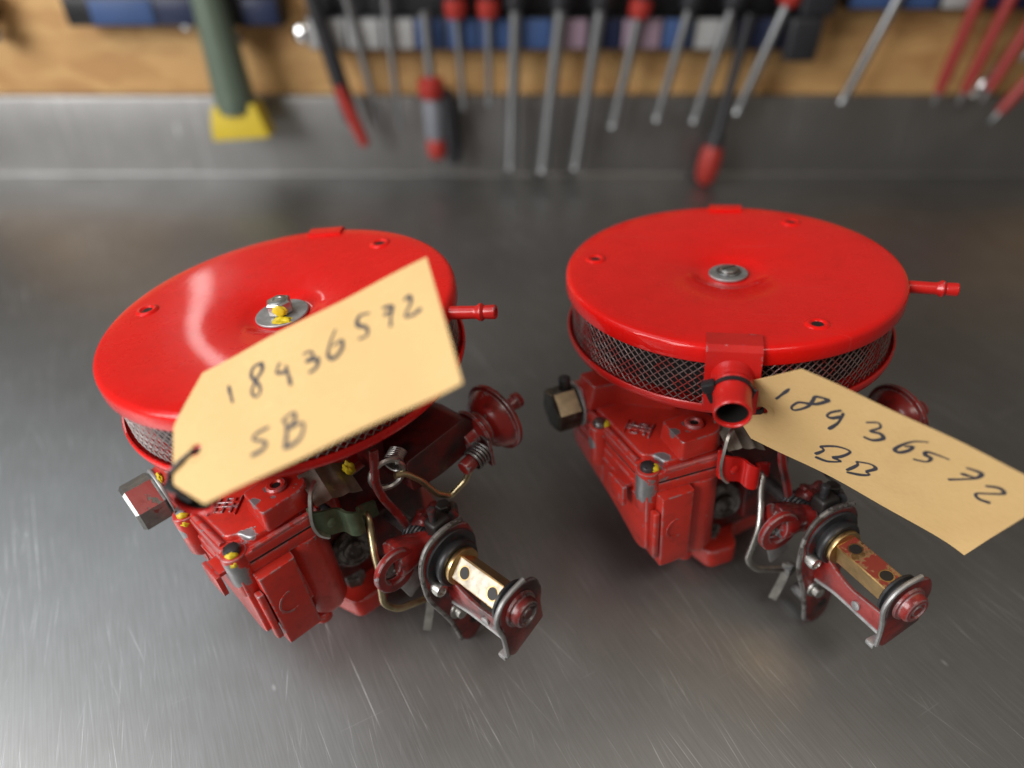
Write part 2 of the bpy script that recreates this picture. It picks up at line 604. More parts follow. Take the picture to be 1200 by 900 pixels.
def pose_matrix(k):
    rows, t, _ = POSE[k]
    m3 = Matrix(rows)
    q = m3.to_quaternion()
    q.normalize()
    loc = (m3 @ Vector((0, 0, -ZB)) + Vector(t)) * 0.001 + Vector((0, 0, BENCH))
    return T(loc) @ q.to_matrix().to_4x4()


def screw_head(r, h, slot=True):
    bm = lathe([(r * 0.98, -1.0), (r, 0), (r, h * 0.45), (r * 0.85, h * 0.8), (r * 0.5, h * 0.98), (0, h)], 24)
    return bm


def slot_bar(r, h, w=0.9):
    return box(-r * 0.92, r * 0.92, -w / 2, w / 2, h - 0.6, h + 0.12, 0)


def mesh_screen(r, z0, z1, cols=124, rows=6.3, wire=0.34):
    """expanded metal: two crossing families of slanted strands round a cylinder"""
    bm = bmesh.new()
    n = 12
    for fam in (1, -1):
        for c in range(cols):
            prev = None
            for i in range(n + 1):
                s = i / n
                a = 2 * math.pi * (c / cols + fam * s * rows / cols)
                z = z0 + (z1 - z0) * s
                # strands weave slightly in and out like stretched sheet
                rr = r + fam * 0.22 * math.cos(2 * math.pi * s * rows)
                ca, sa = math.cos(a), math.sin(a)
                rad = Vector((ca, sa, 0))
                tan = Vector((-sa, ca, 0)) * fam * 0.74 + Vector((0, 0, 0.67))
                side = rad.cross(tan).normalized()
                p = rad * rr + Vector((0, 0, z))
                q = [bm.verts.new(p + side * wire), bm.verts.new(p + rad * wire * 0.8), bm.verts.new(p - side * wire), bm.verts.new(p - rad * wire * 0.8)]
                if prev:
                    for k in range(4):
                        bm.faces.new((prev[k], prev[(k + 1) % 4], q[(k + 1) % 4], q[k]))
                prev = q
    return bm


def make_carb(side, label):
    left = side == 'L'
    root = empty('carburetor', pose_matrix(side))
    tag(root, label, 'carburetor', 'red carburetors on the steel bench')
    F = T((0, 0, ZB)) @ rot(POSE[side][2], 'Z')      # air filter frame, z = 0 at the lid's top rim
    B = T((0, 0, ZB)) @ rot(36, 'Z')                 # casting frame: front is -Y, float side is -X
    lidm = M['lid_L' if left else 'lid_R']

    def f(name, bm, mat, par=root, fr=I4, ang=38):
        return put(name, bm, mat, par, F @ fr, ang)

    def b(name, bm, mat, par=root, fr=I4, ang=38):
        return put(name, bm, mat, par, B @ fr, ang)

    # ---- air filter
    lid = f('lid', lathe([(0, -6.2), (13, -6.2), (16, -5.9), (19, -4.6), (24, -3.6), (40, -2.0), (60, -0.9), (80, -0.1), (86.6, 0.0),
                          (87.9, -0.2), (89.0, -0.8), (89.7, -1.7), (90, -3.0), (90.1, -8.6), (89.8, -9.2), (89.2, -9.1), (89, -8.6),
                          (88.8, -5), (86, -2), (60, -2.4), (20, -7), (0, -8)], 160), lidm, ang=60)
    for a in (177, 59, -59):
        fr = rot(a, 'Z') @ T((74.5, 0, -0.35))
        g = f('hole_rim', lathe([(6.4, -0.35), (5.8, 0.25), (4.8, 0.95), (3.9, 1.0), (3.1, 0.5), (2.5, -0.2)], 28, cap=False), lidm, lid, fr, 60)
        f('hole', cyl(3.0, -0.6, 0.12, 0, 20), M['grime'], lid, fr)
    if left:
        w = f('washer', ring(13.6, 3.5, -6.1, -4.7, 0.35), M['alu'], lid)
        bl = f('hex_bolt', hexprism(11.5, -4.6, 2.4, 0.9), M['steel'], lid, rot(20, 'Z'), 25)
        f('bolt_dome', lathe([(5.0, 2.2), (4.4, 2.75), (2.6, 2.95), (2.2, 2.6), (0, 2.6)], 28), M['steel'], lid)
        f('paint_mark', blob(3.3, 3, (1.15, 0.40, 0.95), 3, 0.12), M['yellow'], lid, T((2.0, -5.6, -0.9)))
        f('paint_mark', blob(3.6, 3, (1.25, 0.85, 0.22), 5, 0.35), M['yellow'], lid, T((3.4, -8.6, -4.5)))
    else:
        w = f('washer', ring(10.6, 3.0, -6.1, -4.6, 0.35), M['alu'], lid)
        f('lock_washer', ring(6.6, 2.0, -4.6, -3.5, 0.3, 32), M['dark_steel'], lid)
        f('screw', screw_head(4.9, 1.9), M['steel'], lid, T((0, 0, -3.5)))
        f('screw_slot', slot_bar(4.6, 0), M['grime'], lid, T((0, 0, -1.65)) @ rot(35, 'Z'))
    # folded clip at the back of the lid
    ct = [Vector((0, y, z)) for y, z in [(80.5, 0.5), (86, 0.7), (88.8, 0.5), (91.0, -1.2), (91.6, -4.5), (91.7, -16), (91.6, -33)]]
    f('clip', bevel(sweep(ct, 1, flat=(20, 1.4), up=(0, 0, 1)), 0.35, 2), lidm, ang=30)
    # strap bracket at the front, folded over the rim
    s = [(-88.2, 1.6)]
    st = [Vector((0, y, z)) for y, z in [(-78.5, 0.55), (-84, 0.75), (-88.8, 0.55), (-91.2, -1.4), (-91.9, -4.5), (-92.0, -12), (-92.0, -22), (-91.9, -33.5)]]
    f('strap_bracket', bevel(sweep(st, 1, flat=(25, 1.4), up=(0, 0, 1)), 0.35, 2), M['strap'], ang=30)
    # filter element
    f('filter_core', lathe([(78, -9.5), (78, -36)], 96), M['core'])
    f('mesh_screen', mesh_screen(86.3, -34.4, -8.0), M['wire'] if left else M['wire_red'])
    # tray below
    f('tray', lathe([(40, -41), (60, -43), (80, -41.6), (86.5, -39.6), (89.3, -37.4), (89.9, -35.4), (89.9, -33.2), (89.4, -32.6), (88.6, -32.8),
                     (88.4, -35.2), (86, -37), (60, -38), (40, -38), (40, -41)], 160, cap=False), lidm if left else M['strap'], ang=60)
    # breather tube, open towards the front
    ax = axis_frame((0, -90, -15.0), (0.0, -1, -0.17))
    k4 = 4.5 if left else 0.0
    f('breather_tube', lathe([(0, 4), (6.9, 4), (6.9, 24.4 + k4), (7.2, 25.2 + k4), (7.8, 25.5 + k4), (8.3, 25.2 + k4), (8.5, 24 + k4), (8.4, 20 + k4), (8.45, 12.5), (8.7, 12), (8.5, 11.4),
                              (8.5, 9.5), (9.3, 8.8), (9.4, 7.6), (8.9, 6.8), (9.1, 6.0), (9.5, 4.6), (9.8, 2.4), (10.4, 1.4), (10.8, 0)], 56, cap=False), M['strap'], fr=ax, ang=50)
    f('tube_bore', lathe([(0, 6), (6.8, 6), (6.8, 23.5 + k4)], 40, cap=False), M['grime'], fr=ax)
    # hose barb on the side
    ax = axis_frame((86 * math.cos(R(-7)), 86 * math.sin(R(-7)), -5.4), (math.cos(R(-7)), math.sin(R(-7)), 0.02))
    f('hose_barb', lathe([(3.4, 0), (3.2, 16), (3.3, 17.4), (4.2, 18.6), (4.4, 19.8), (3.7, 20.8), (3.2, 21.2), (3.4, 22), (3.5, 26.4), (3.1, 26.9), (1.8, 26.9), (1.8, 22), (0, 22)], 28), M['strap'], fr=ax)

    # ---- castings
    b('air_horn', lathe([(30, -90), (38, -80), (40, -70), (41, -56), (48, -50), (58, -46), (62, -42.9)], 64, cap=False), M['shaded_cast'])
    cov_poly = rpoly([(-86, 27, 7), (-86.5, -45, 1.5), (-80, -57.5, 1.5), (-40, -62, 5), (-37, -50, 3), (30, -46, 8), (40, -30, 8), (40, 30, 12), (-20, 42, 12), (-60, 40, 8)], 4, 4)
    cov = b('top_cover', prism(cov_poly, -81.3, -75.6, 0.9), M['cover'])
    inner = rpoly([(-81.5, 22, 6), (-81.5, -43, 4), (-76.0, -46, 2), (-74, -54.0, 3), (-42, -57.0, 4), (-38, -46, 4), (28, -42, 8), (36, -26, 8), (36, 26, 10), (-20, 36, 10), (-58, 34, 8)], 4, 3)
    b('cover_plateau', prism(inner, -76.5, -72.6, 0.8, taper=0.985), M['cover'], cov)
    b('cover_lip', sweep(rpath([(-83.6, 20, -75.4), (-83.6, -43, -75.4)], 3), 1.5, 10), M['cover'], cov)
    b('cover_lip', sweep(rpath([(-76, -56.6, -75.4), (-42, -59.8, -75.4)], 3), 1.5, 10), M['cover'], cov)
    b('gasket', prism([(x * 0.992, y * 0.992) for x, y in cov_poly], -82.4, -81.25, 0), M['grime'], cov)
    b('raised_block', prism(rpoly([(-64.5, -34, 2), (-66.0, -56.8, 2.5), (-44, -57.5, 3), (-38, -54, 4), (-36, -34, 4)], 3, 3), -73.2, -61.9, 0.9, 3, taper=0.93), M['cover'], cov)
    b('raised_wall', prism(rpoly([(-86, 26, 3), (-86, 6, 3), (-66, 2, 6), (-40, -20, 6), (-22, 22, 8)], 4, 3), -73.2, -58, 1.2, 3, taper=0.85), M['cast'], cov)
    sc = b('block_screw', ring(5.2, 2.1, -62.4, -59.9, 0.8, 28), M['cast'], cov, T((-50.5, -45.5, 0)))
    b('screw_recess', cyl(2.3, -62.2, -60.7, 0, 20), M['grime'], cov, T((-50.5, -45.5, 0)))
    # cast emblem: a small raised maker's figure
    em = bmesh.new()
    for i, (x0, x1, y0, y1) in enumerate(((-5, 5, 3.2, 4.4), (-5, -3.8, -0.2, 3.2), (-5, 5, -0.6, 0.6), (3.8, 5, -3.8, -0.6), (-5, 5, -4.8, -3.6), (-1.6, -0.4, -7, 6.4), (1.2, 2.4, -7, 6.4), (-6.6, 6.2, -7.6, -6.8), (-6.6, 6.2, 6.6, 7.4))):
        merge(em, box(x0, x1, y0, y1, -73.0, -71.75 + 0.03 * i, 0.25, 1))
    b('cast_emblem', em, M['cover'], cov, T((-70.5, -23, 0)) @ rot(42, 'Z'))
    # corner screws on their bosses
    for i, (x, y, yl) in enumerate(((-82.5, -51.5, 1), (-85.5, -6.5, 1), (-30, -44, 0), (-60, 33, 0))):
        bo = b('screw_boss', lathe([(0, -101.5), (5.0, -101.5), (6.2, -99.5), (6.4, -86), (6.5, -77), (6.1, -75.2), (5.5, -74.8), (0, -74.8)], 32), M['cover'], cov, T((x, y, 0)))
        b('corner_screw', screw_head(4.2, 3.0), M['dark_steel'] if i else M['black_metal'], cov, T((x, y, -74.6)))
        b('screw_slot', slot_bar(4.0, 0), M['grime'], cov, T((x, y, -72.1)) @ rot(40 + 50 * i, 'Z'))
        b('screw_slot', slot_bar(4.0, 0.04), M['grime'], cov, T((x, y, -72.1)) @ rot(130 + 50 * i, 'Z'))
        if yl:
            d = (-2.0, -3.6) if left else (3.4, -3.2)
            b('paint_mark', blob(3.1, 3, (1.0, 0.9, 0.62), 11 + i, 0.10), M['yellow'], cov, T((x + d[0] * 0.62, y + d[1] * 0.62, -73.9)))
            if left:
                b('paint_mark', blob(2.6, 3, (1.0, 0.9, 0.9), 21 + i, 0.12), M['yellow'], cov, T((x + d[0] * 1.12, y + d[1] * 1.12, -77.8)))
    # float bowl
    fl_poly = [(x * 0.99 - 0.2, y * 0.985) for x, y in cov_poly]
    bowl = b('float_bowl', prism(rpoly([(-85.5, 27, 7), (-85.8, -46, 2), (-80, -57.2, 2), (-41, -62.0, 4), (-38, -30, 4), (-40, 34, 8)], 4, 4), -88.5, -82.4, 0.8), M['cast'])
    # side wall of the bowl, deep at the front and shallower to the rear (profile in Y,Z)
    prof = rpoly([(26, -87), (-57, -87), (-58.5, -127, 3), (-50, -131, 5), (-22, -119, 12), (26, -106, 6)], 3, 4)
    b('bowl_wall', prism(prof, -86.5, -46, 1.6, 3), M['cast'], bowl, Matrix(((0, 0, 1, 0), (1, 0, 0, 0), (0, 1, 0, 0), (0, 0, 0, 1))))
    b('bowl_front', prism(rpoly([(-80.5, -45, 1.5), (-80.5, -63.8, 1.0), (-61.5, -64.8, 1.5), (-60.0, -45, 1)], 1.2, 3), -88.4, -138, 0.8, 3, taper=0.95), M['cast'], bowl)
    b('bowl_rib', prism(rpoly([(-84.2, -57.5), (-84.2, -62.4), (-80.9, -62.8), (-80.9, -58)], 0.8, 2), -98.6, -131, 0.6, 2), M['cast'], bowl)
    b('bowl_cylinder', lathe([(0, -88), (12, -88), (11.8, -139), (9.5, -143.5), (5, -145), (0, -145)], 40), M['cast'], bowl, T((-50.5, -50.0, 0)))
    b('drain_screw', lathe([(0, -150), (3.4, -150), (4.6, -149.2), (4.8, -145.5), (3.6, -144), (0, -144)], 28), M['cast'], bowl, T((-57, -53.5, 0)))
    b('drain_slot', box(-3.2, 3.2, -0.5, 0.5, -150.2, -149.4, 0), M['grime'], bowl, T((-57, -53.5, 0)))
    b('cast_ring', ring(7.0, 5.8, -0.3, 0.22, 0.1, 36), M['cast'], bowl, axis_frame((-71, -64.0, -112), (0.05, -1, 0)))
    b('cast_rib', box(-87.3, -86.0, -52, 22, -95.2, -93.4, 0.5), M['cast'], bowl)
    b('cast_rib', box(-87.2, -86.0, -12, -9.4, -114, -88, 0.5), M['cast'], bowl)
    # tab standing off the bowl's side
    tb = b('side_tab', prism(rpoly([(-45.5, -88.6), (-45.5, -102), (-29.5, -102), (-29.5, -88.6)], 1.4, 3), -93.6, -91.0, 0.6), M['cast'], bowl, Matrix(((0, 0, 1, 0), (1, 0, 0, 0), (0, 1, 0, 0), (0, 0, 0, 1))))
    b('tab_foot', box(-93.2, -86, -44, -31, -91.2, -88.8, 0.4), M['cast'], bowl)
    # main body and base
    body = b('throttle_body', prism(rpoly([(-48, 30, 8), (-48, -34, 6), (-30, -42, 8), (24, -42, 8), (34, -30, 8), (38, 30, 12), (0, 42, 12)], 6, 4), -156, -82, 1.2, taper=1.06), M['shaded_cast'])
    b('bore_boss', lathe([(0, -158), (29, -158), (30, -120), (26, -112), (26, -88)], 48), M['shaded_cast'], body, T((10, -12, 0)))
    b('port_boss', lathe([(0, 0), (12.5, 0), (13, 3), (12, 16), (9.5, 18.4), (9, 17.2), (0, 17.2)], 40), M['dirty_alu'], body, axis_frame((-22, -31, -130), (-0.25, -1, 0.15)))
    b('port_plug', lathe([(0, 0), (6.4, 0), (6.2, 2.2), (4, 3), (3.6, 1.6), (0, 1.6)], 28), M['dirty_alu'], body, axis_frame((-26.3, -48, -127.6), (-0.25, -1, 0.15)))
    b('side_lug', box(-16, -2, -54, -40, -140, -110, 2.0, 3), M['shaded_cast'], body)
    fl = b('base_flange', prism(rpoly([(-44, 40, 12), (-44, -34, 6), (-39, -56, 4), (-21, -58, 5), (-13, -42, 5), (34, -38, 10), (46, -24, 12), (44, 34, 14), (10, 46, 14)], 6, 4), -168.7, -156, 1.4, 3), M['cast'])
    for x, y in ((-32, -44), (36, 30)):
        b('flange_nut', hexprism(11, -156.2, -150, 0.8), M['dirty_alu'], fl, T((x + 3, y + 3, 0)), 25)

    # ---- fuel inlet fitting
    ax = axis_frame((-84, 21.5, -77.5), (-1, 0.06, -0.02))
    b('inlet_boss', lathe([(0, -14), (12, -14), (13.5, -2), (13, 0), (12.6, 0.6), (0, 0.6)], 36), M['cast'], fr=ax)
    fit = b('inlet_fitting', hexprism(23.5, 2.4, 18.5, 1.6), M['hex_L' if left else 'hex_R'], fr=ax @ rot(46, 'Z'), ang=25)
    fit.data.materials.append(M['hex_face_L' if left else 'hex_face_R'])
    want = Vector((0.25, -0.62, 0.74)) if left else Vector((0.05, -0.66, 0.74))
    best = max((p for p in fit.data.polygons if p.area > 1e-4), key=lambda p: p.normal.dot(rot(0, 'Z').to_3x3() @ want))
    best.material_index = 1
    b('sealing_washer', ring(13.8, 5, 0.6, 2.5, 0.5, 40), M['alu'], fit, ax)
    if left:
        b('paint_mark', blob(2.4, 3, (0.5, 1, 1.1), 31, 0.3), M['yellow'], fit, T((-84.5, 14.0, -63.5)))
    else:
        b('vent_bolt', cyl(3.6, -66, -58, 0.8, 24), M['black_metal'], fit, T((-92, 24, 0)))

    # ---- accelerator pump lever: cheek plate, ribbed top sheet and a rolled left edge
    gm = M['green']
    zx = Matrix(((1, 0, 0, 0), (0, 0, 1, 0), (0, 1, 0, 0), (0, 0, 0, 1)))      # polygon (x,z) extruded along y
    pm = gm if left else M['strap']
    path = spline([(-46.6, -63.0, -76.5), (-47.0, -66.0, -77.2), (-43, -67.6, -79), (-37, -67.4, -82), (-34.2, -68.2, -84), (-33.0, -71.6, -85.2), (-30, -73.2, -86.6),
                   (-27, -72.0, -87.6), (-25.6, -68.8, -88), (-22, -67.2, -89.4), (-14.5, -66.2, -92.2)], 4)
    wv = bmesh.new()                                     # wavy cheek strip standing on edge
    N = len(path)
    qs = []
    for i, p in enumerate(path):
        s_ = i / (N - 1)
        hh = 8.0 - 3.2 * max(0, (s_ - 0.55) / 0.45)
        t_ = (path[min(i + 1, N - 1)] - path[max(i - 1, 0)])
        nn = Vector((t_.y, -t_.x, 0)).normalized() * 0.8
        qs.append([wv.verts.new(p + nn + Vector((0, 0, hh))), wv.verts.new(p + nn - Vector((0, 0, hh))), wv.verts.new(p - nn - Vector((0, 0, hh))), wv.verts.new(p - nn + Vector((0, 0, hh)))])
    for a_, c_ in zip(qs, qs[1:]):
        for k_ in range(4):
            wv.faces.new((a_[k_], a_[(k_ + 1) % 4], c_[(k_ + 1) % 4], c_[k_]))
    wv.faces.new(qs[0])
    wv.faces.new(qs[-1])
    lev = b('pump_lever', wv, pm, ang=40)
    b('rolled_edge', sweep(spline([(-37.5, -60, -60.5), (-42.0, -62.5, -62), (-45.5, -65, -67), (-47.8, -66.4, -75), (-46.8, -67, -82), (-43, -67.4, -87)], 6), 1.0, flat=(4.6, 1.5), up=(1, 0, 0)), M['steel'], lev)
    sh = bmesh.new()
    n = 14
    for i in range(n + 1):                                                      # ribbed sheet
        s = i / n
        x = -42.5 + 25.0 * s
        z = -62.5 - 9.0 * s ** 1.4
        rib = 2.2 * (math.exp(-((s - 0.36) / 0.07) ** 2) + math.exp(-((s - 0.70) / 0.07) ** 2))
        sh.verts.new((x - 1.0, -66.0, z - 6.0 + rib * 0.5))
        sh.verts.new((x + 2.0, -48.0, z + 1.5 + rib))
    sh.verts.ensure_lookup_table()
    for i in range(n):
        sh.faces.new((sh.verts[2 * i], sh.verts[2 * i + 1], sh.verts[2 * i + 3], sh.verts[2 * i + 2]))
    bmesh.ops.solidify(sh, geom=sh.faces[:], thickness=1.2)
    b('lever_top', sh, M['bronze'], lev, ang=50)
    b('lever_pivot', cyl(4.2, -3, 12, 0.6), M['black_metal'], lev, axis_frame((-39, -54, -80), (0, -1, 0)))
    b('lever_rivet', lathe([(0, 0), (2.6, 0), (2.6, 0.6), (1.6, 1.2), (0, 1.3)], 20), pm, lev, axis_frame((-40, -68.0, -80.5), (0, -1, 0)))
    b('adjuster', blob(3.6, 3, (0.8, 0.8, 1.2), 41, 0.16), M['yellow'] if left else M['grime'], lev, T((-17.5, -56, -68.5)))
    rod = [(-21, -63, -91), (-22.3, -70.5, -90), (-24.5, -73, -97), (-29.5, -79, -106.5) if left else (-26.0, -76, -104), (-31.5, -83, -113), (-33.5, -82.7, -125), (-34.3, -80.5, -139.5), (-29, -83, -147.5), (-12, -86, -153)]
    b('pump_rod', sweep(rpath(rod, 4.5, 6), 1.9, 12), M['yellow_zinc'] if left else M['steel'])
    b('link_tab', prism(rpoly([(-26, -126), (-13, -122), (-9, -140), (-20, -146)], 2, 3), -84.5, -83, 0.3), M['alu'], fr=zx)
    b('rod_clip', sweep(rpath([(-10, -86.5, -149), (-12, -88, -157), (-19, -89, -171)], 3, 4), 1, flat=(4.5, 1.6)), M['steel'])
    b('rod_nut', hexprism(7, 0, 5, 0.5), M['dark_steel'], fr=axis_frame((-9, -85, -153), (0.3, -1, 0)), ang=25)

    # ---- eye lever beside the throttle shaft
    ey = axis_frame((-27.5, -92.0, -109.5), (0, -1, 0))
    eye = b('eye_lever', lathe([(6.4, -1.6), (11.4, -1.6), (12.0, -1.0), (12.0, 1.6), (11.5, 2.2), (7.2, 2.2), (6.5, 1.6), (6.4, 0), (6.4, -1.6)], 44, cap=False), M['lever'], fr=ey)
    b('eye_arm', sweep(spline([(-25.5, -86.0, -109.5), (-16, -86.5, -111.0), (-8, -87, -113.5), (-2, -89, -115)], 5), [6.0, 9.6, 10.2, 10.0, 9.6, 9.2, 8.8, 8.4, 8.0] + [7.6] * 7, 22), M['lever'], eye)
    b('eye_bolt', lathe([(0, -4.2), (6.3, -4.2), (6.3, -2.6), (4.2, -2.2), (3.6, -3.2), (0, -3.2)], 28), M['dirty_alu'], eye, ey)

    # ---- throttle linkage: plate, shaft stack, brass bar, end bracket
    cx, cz = -2.0, -115.0
    shaft = axis_frame((cx, -44, cz), (0, -1, 0))                               # z runs to the front
    b('throttle_shaft', cyl(4.5, 0, 112, 0.4, 24), M['dark_steel'], fr=shaft)
    spr = bmesh.new()
    merge(spr, sweep(helix(7.2, (0, 0, 30), (0, 0, 1), 7.2, 2.2), 0.9, 8))
    b('return_coil', spr, M['black_metal'], fr=shaft)
    pl = rpoly([(cx - 18.5, -112, 10), (cx - 14.5, -99.5, 10), (cx, -95.0, 10), (cx + 14.5, -99.5, 10), (cx + 18, -114, 9), (cx + 16, -128, 6), (8, -180, 6), (-1, -185.5, 5), (-7, -180, 4), (-11, -158, 4), (-19.5, -133, 4)], 5, 5)
    plate = b('linkage_plate', prism(pl, -104.5, -102.2, 0.5), M['lever_dark'], fr=zx)
    b('plate_edge', sweep(spline([(cx + 12, -103.4, -97.5), (cx, -103.4, -95.2), (cx - 11, -103.4, -98.2), (cx - 17.4, -103.4, -108), (-20.6, -103.4, -122), (-19.2, -103.4, -134), (-11.2, -103.4, -158), (-7.4, -103.4, -179)], 5), 1.4, 8), M['dirty_alu'], plate)
    b('plate_washer', ring(16.6, 6, 59.9, 61.8, 0.5), M['black_metal'], plate, shaft)
    b('grommet', lathe([(5, 61.5), (11.6, 61.5), (11.8, 63.6), (12.9, 64.0), (13.1, 65.0), (12.9, 66.4), (12.2, 67.2), (5, 67.2)], 44, cap=False), M['black'], plate, shaft)
    b('plate_pin', lathe([(0, 0), (3.7, 0), (3.9, 4.2), (3.4, 6), (2.2, 6.3), (2, 5.4), (0, 5.4)], 26), M['steel'], plate, axis_frame((-15.0, -104, -124.5), (0, -1, 0)))
    b('plate_screw', lathe([(0, 0), (5.4, 0), (5.2, 1.6), (3.2, 2.0), (3.2, 5.0), (2.4, 5.6), (0, 5.8)], 26), M['steel'], plate, axis_frame((-6, -104, -153), (0, -1, 0)))
    b('plate_hole', cyl(3.0, 0, 0.5, 0, 20), M['grime'], plate, axis_frame((3, -104.3, -170), (0, -1, 0)))
    b('plate_bush', lathe([(0, 0), (4.2, 0), (4.2, 14), (3, 15), (0, 15)], 22), M['dark_steel'], plate, axis_frame((0, -102, -172), (0, 1, 0)))
    b('stop_block', box(-3, 9, -97, -87, -108, -98, 2.4, 3), M['grime'], plate)
    b('stop_screw', hexprism(7, 0, 7, 0.6), M['grime'], plate, T((11, -88, -104)), 25)
    b('stop_stem', cyl(2.2, 0, 9, 0.5, 16), M['black_metal'], plate, T((1, -92, -99)))
    b('stop_arm', sweep(rpath([(14, -76, -116), (19, -84, -107), (11, -95, -102)], 4, 4), 3.0, 12), M['black_metal'], plate)
    b('stop_lug', blob(6.5, 3, (1.3, 0.9, 0.8), 61, 0.3), M['shaded_cast'], plate, T((6, -80, -108)))
    # the bar, its holes drilled on two faces
    ang = 45 if left else 9
    bar = bmesh.new()
    merge(bar, bevel(box(-6, 6, -6, 6, 69.5, 102.5, 0), 0.45, 2))
    merge(bar, cyl(10.2, 67.3, 70.2, 0.5, 40))
    barf = shaft @ rot(ang, 'Z')
    bo = b('square_bar', bar, M['brass'], fr=barf)
    # barf: z to the front, y up, x towards the float side
    b('bar_face', box(-5.5, 5.5, 5.96, 6.12, 70.6, 102.2, 0), M['bright'] if left else M['brass_red'], bo, barf)
    b('bar_side', box(-6.12, -5.96, -5.5, 5.5, 70.6, 102.2, 0), M['brass_red'] if left else M['brass'], bo, barf)
    b('bar_side', box(5.96, 6.1, -5.5, 5.5, 70.6, 102.2, 0), M['brass'], bo, barf)
    for zz in (76.5, 96.0):
        b('bar_hole', lathe([(3.7, 0.22), (3.4, 0.24), (2.9, 0.18)], 28, cap=False), M['brass'], bo, barf @ T((0, 6, zz)) @ rot(-90, 'X'))
        b('bar_hole_bore', cyl(3.1, -0.5, 0.2, 0, 28), M['grime'], bo, barf @ T((0, 6, zz)) @ rot(-90, 'X'))
    b('end_grommet', lathe([(5, 101.6), (10.6, 101.6), (11.4, 102.2), (11.4, 103.4), (10.2, 104.2), (10.4, 104.8), (11.8, 105.4), (11.8, 106.6), (10, 107)], 44, cap=False), M['black'], fr=shaft)
    ep = rpoly([(cx - 13.0, -113, 9), (cx - 10, -103.6, 8), (cx + 2, -100.8, 8), (cx + 13, -104.5, 8), (cx + 16, -116, 6), (cx + 13.5, -124, 3), (12.0, -136, 1.5), (-9.5, -143.5, 1.5), (-13.5, -140, 1), (-13.2, -126, 5)], 4, 5)
    eb = b('end_bracket', prism(ep, -153.0, -151.0, 0.45), M['lever_dark'], fr=zx)
    b('bracket_edge', sweep(spline([(cx + 6, -152, -100.9), (cx - 3, -152, -101.8), (cx - 10, -152, -105), (cx - 14.2, -152, -113), (-13.8, -152, -127), (-13.6, -152, -141)], 6), 1.25, 8), M['alu'], eb)
    b('bracket_lip', box(-15.5, -8.5, -152, -147, -143.8, -140.6, 0.8), M['alu'], eb)
    # strap that joins the end bracket to the plate, under the bar
    strap = rpoly([(-151.5, -139, 1.5), (-151.5, -126, 3), (-128, -128.5, 2), (-120, -127, 4), (-103.5, -119, 2), (-103.5, -143, 3), (-118, -139.5, 5)], 3, 3)
    yz = Matrix(((0, 0, 1, 0), (1, 0, 0, 0), (0, 1, 0, 0), (0, 0, 0, 1)))
    b('bracket_strap', prism(strap, -8.6, -6.6, 0.4), M['lever'], eb, yz)
    b('strap_edge', sweep(rpath([(-8.0, -106, -143.2), (-8.0, -118.5, -140.2), (-8.0, -151, -139.6)], 4, 4), 1.35, 8), M['alu'], eb)
    b('strap_tab', cyl(2.6, -1.6, 0.6, 0.2, 16), M['alu'], eb, axis_frame((-9.0, -133, -135), (-1, 0, 0)))
    bt = b('end_bolt', lathe([(0, 108.6), (9.2, 108.6), (9.6, 109.4), (9.2, 110.4), (7.8, 110.8), (7.6, 113.6), (6.6, 114.8), (4.8, 115.1), (4.3, 114.3), (3.4, 114.2), (3.0, 114.9), (0, 115.0)], 40), M['lever_dark'] if left else M['lever'], fr=shaft)

    # ---- choke capsule on its arm
    b('choke_arm', prism(rpoly([(2, -88), (2, -68), (42, -66), (49, -72), (46, -88), (20, -90)], 3, 3), -78, -52, 1.6, 3), M['shaded_cast'], fr=zx)
    ca = axis_frame((56, -74.5, -82), (1, 0, 0.02))
    cap = b('choke_capsule', lathe([(0, -16), (6.5, -16), (7, -9), (13.5, -8.2), (14.4, -6.8), (13, -5.4), (9, -4.6), (9.4, -1), (12, 0.4), (15.2, 2.6), (17.2, 6.0), (18.0, 8.0), (20.2, 8.6), (20.6, 9.6), (20.2, 11), (17.5, 11.6), (10, 13.0), (3.8, 13.4), (3.8, 24), (4.9, 25.6), (4.6, 29), (0, 29)], 56), M['lever'])
    cap.data.transform(cap.data.polygons and MM @ B @ ca @ (MM @ B).inverted())
    b('capsule_tab', prism(rpoly([(-9, -6), (9, -6), (8, 12), (-8, 12)], 3, 3), -2, 0, 0.4), M['lever'], cap, axis_frame((49, -83, -90), (1, -0.2, 0)))
    b('plunger', cyl(4.2, 0, 16, 0.6, 24), M['lever'], cap, axis_frame((30, -85.5, -88.5), (1, 0.06, 0.08)))
    b('plunger_spring', sweep(helix(5.8, (37, -85, -88), (1, 0.06, 0.08), 5, 2.0), 0.8, 8), M['dark_steel'], cap)
    # wire link, torsion spring and black arm between cover and shaft
    b('wire_link', sweep(rpath([(-4.5, -76, -72), (1, -77, -74), (7, -79, -82), (14, -80, -97), (22, -80, -105), (31, -84, -98), (34.5, -87, -89)], 2.5, 5), 1.8, 10), M['yellow_zinc'] if left else M['steel'])
    sp = bmesh.new()
    merge(sp, sweep(helix(8.6, (-7, -74, -71), (0.25, 1, 0.1), 1.25, 1.5, 24), 1.7, 8))
    merge(sp, sweep(helix(5.0, (-1.5, -71, -70), (1, 0.5, 0.1), 7, 1.25, 14), 0.7, 6))
    b('torsion_spring', sp, M['steel'])
    b('choke_lever', bevel(sweep(spline([(-10, -73, -53), (-11.5, -73, -60), (-14, -73, -72), (-12.5, -73.5, -84), (-8, -74, -98), (-5, -75, -110)], 5), 1, flat=(4.0, 2.2), up=(0, 1, 0)), 0.4, 2), M['lever'])
    b('cover_post', box(-8, 2, -62, -48, -76, -50, 1.4), M['shaded_cast'])
    return root


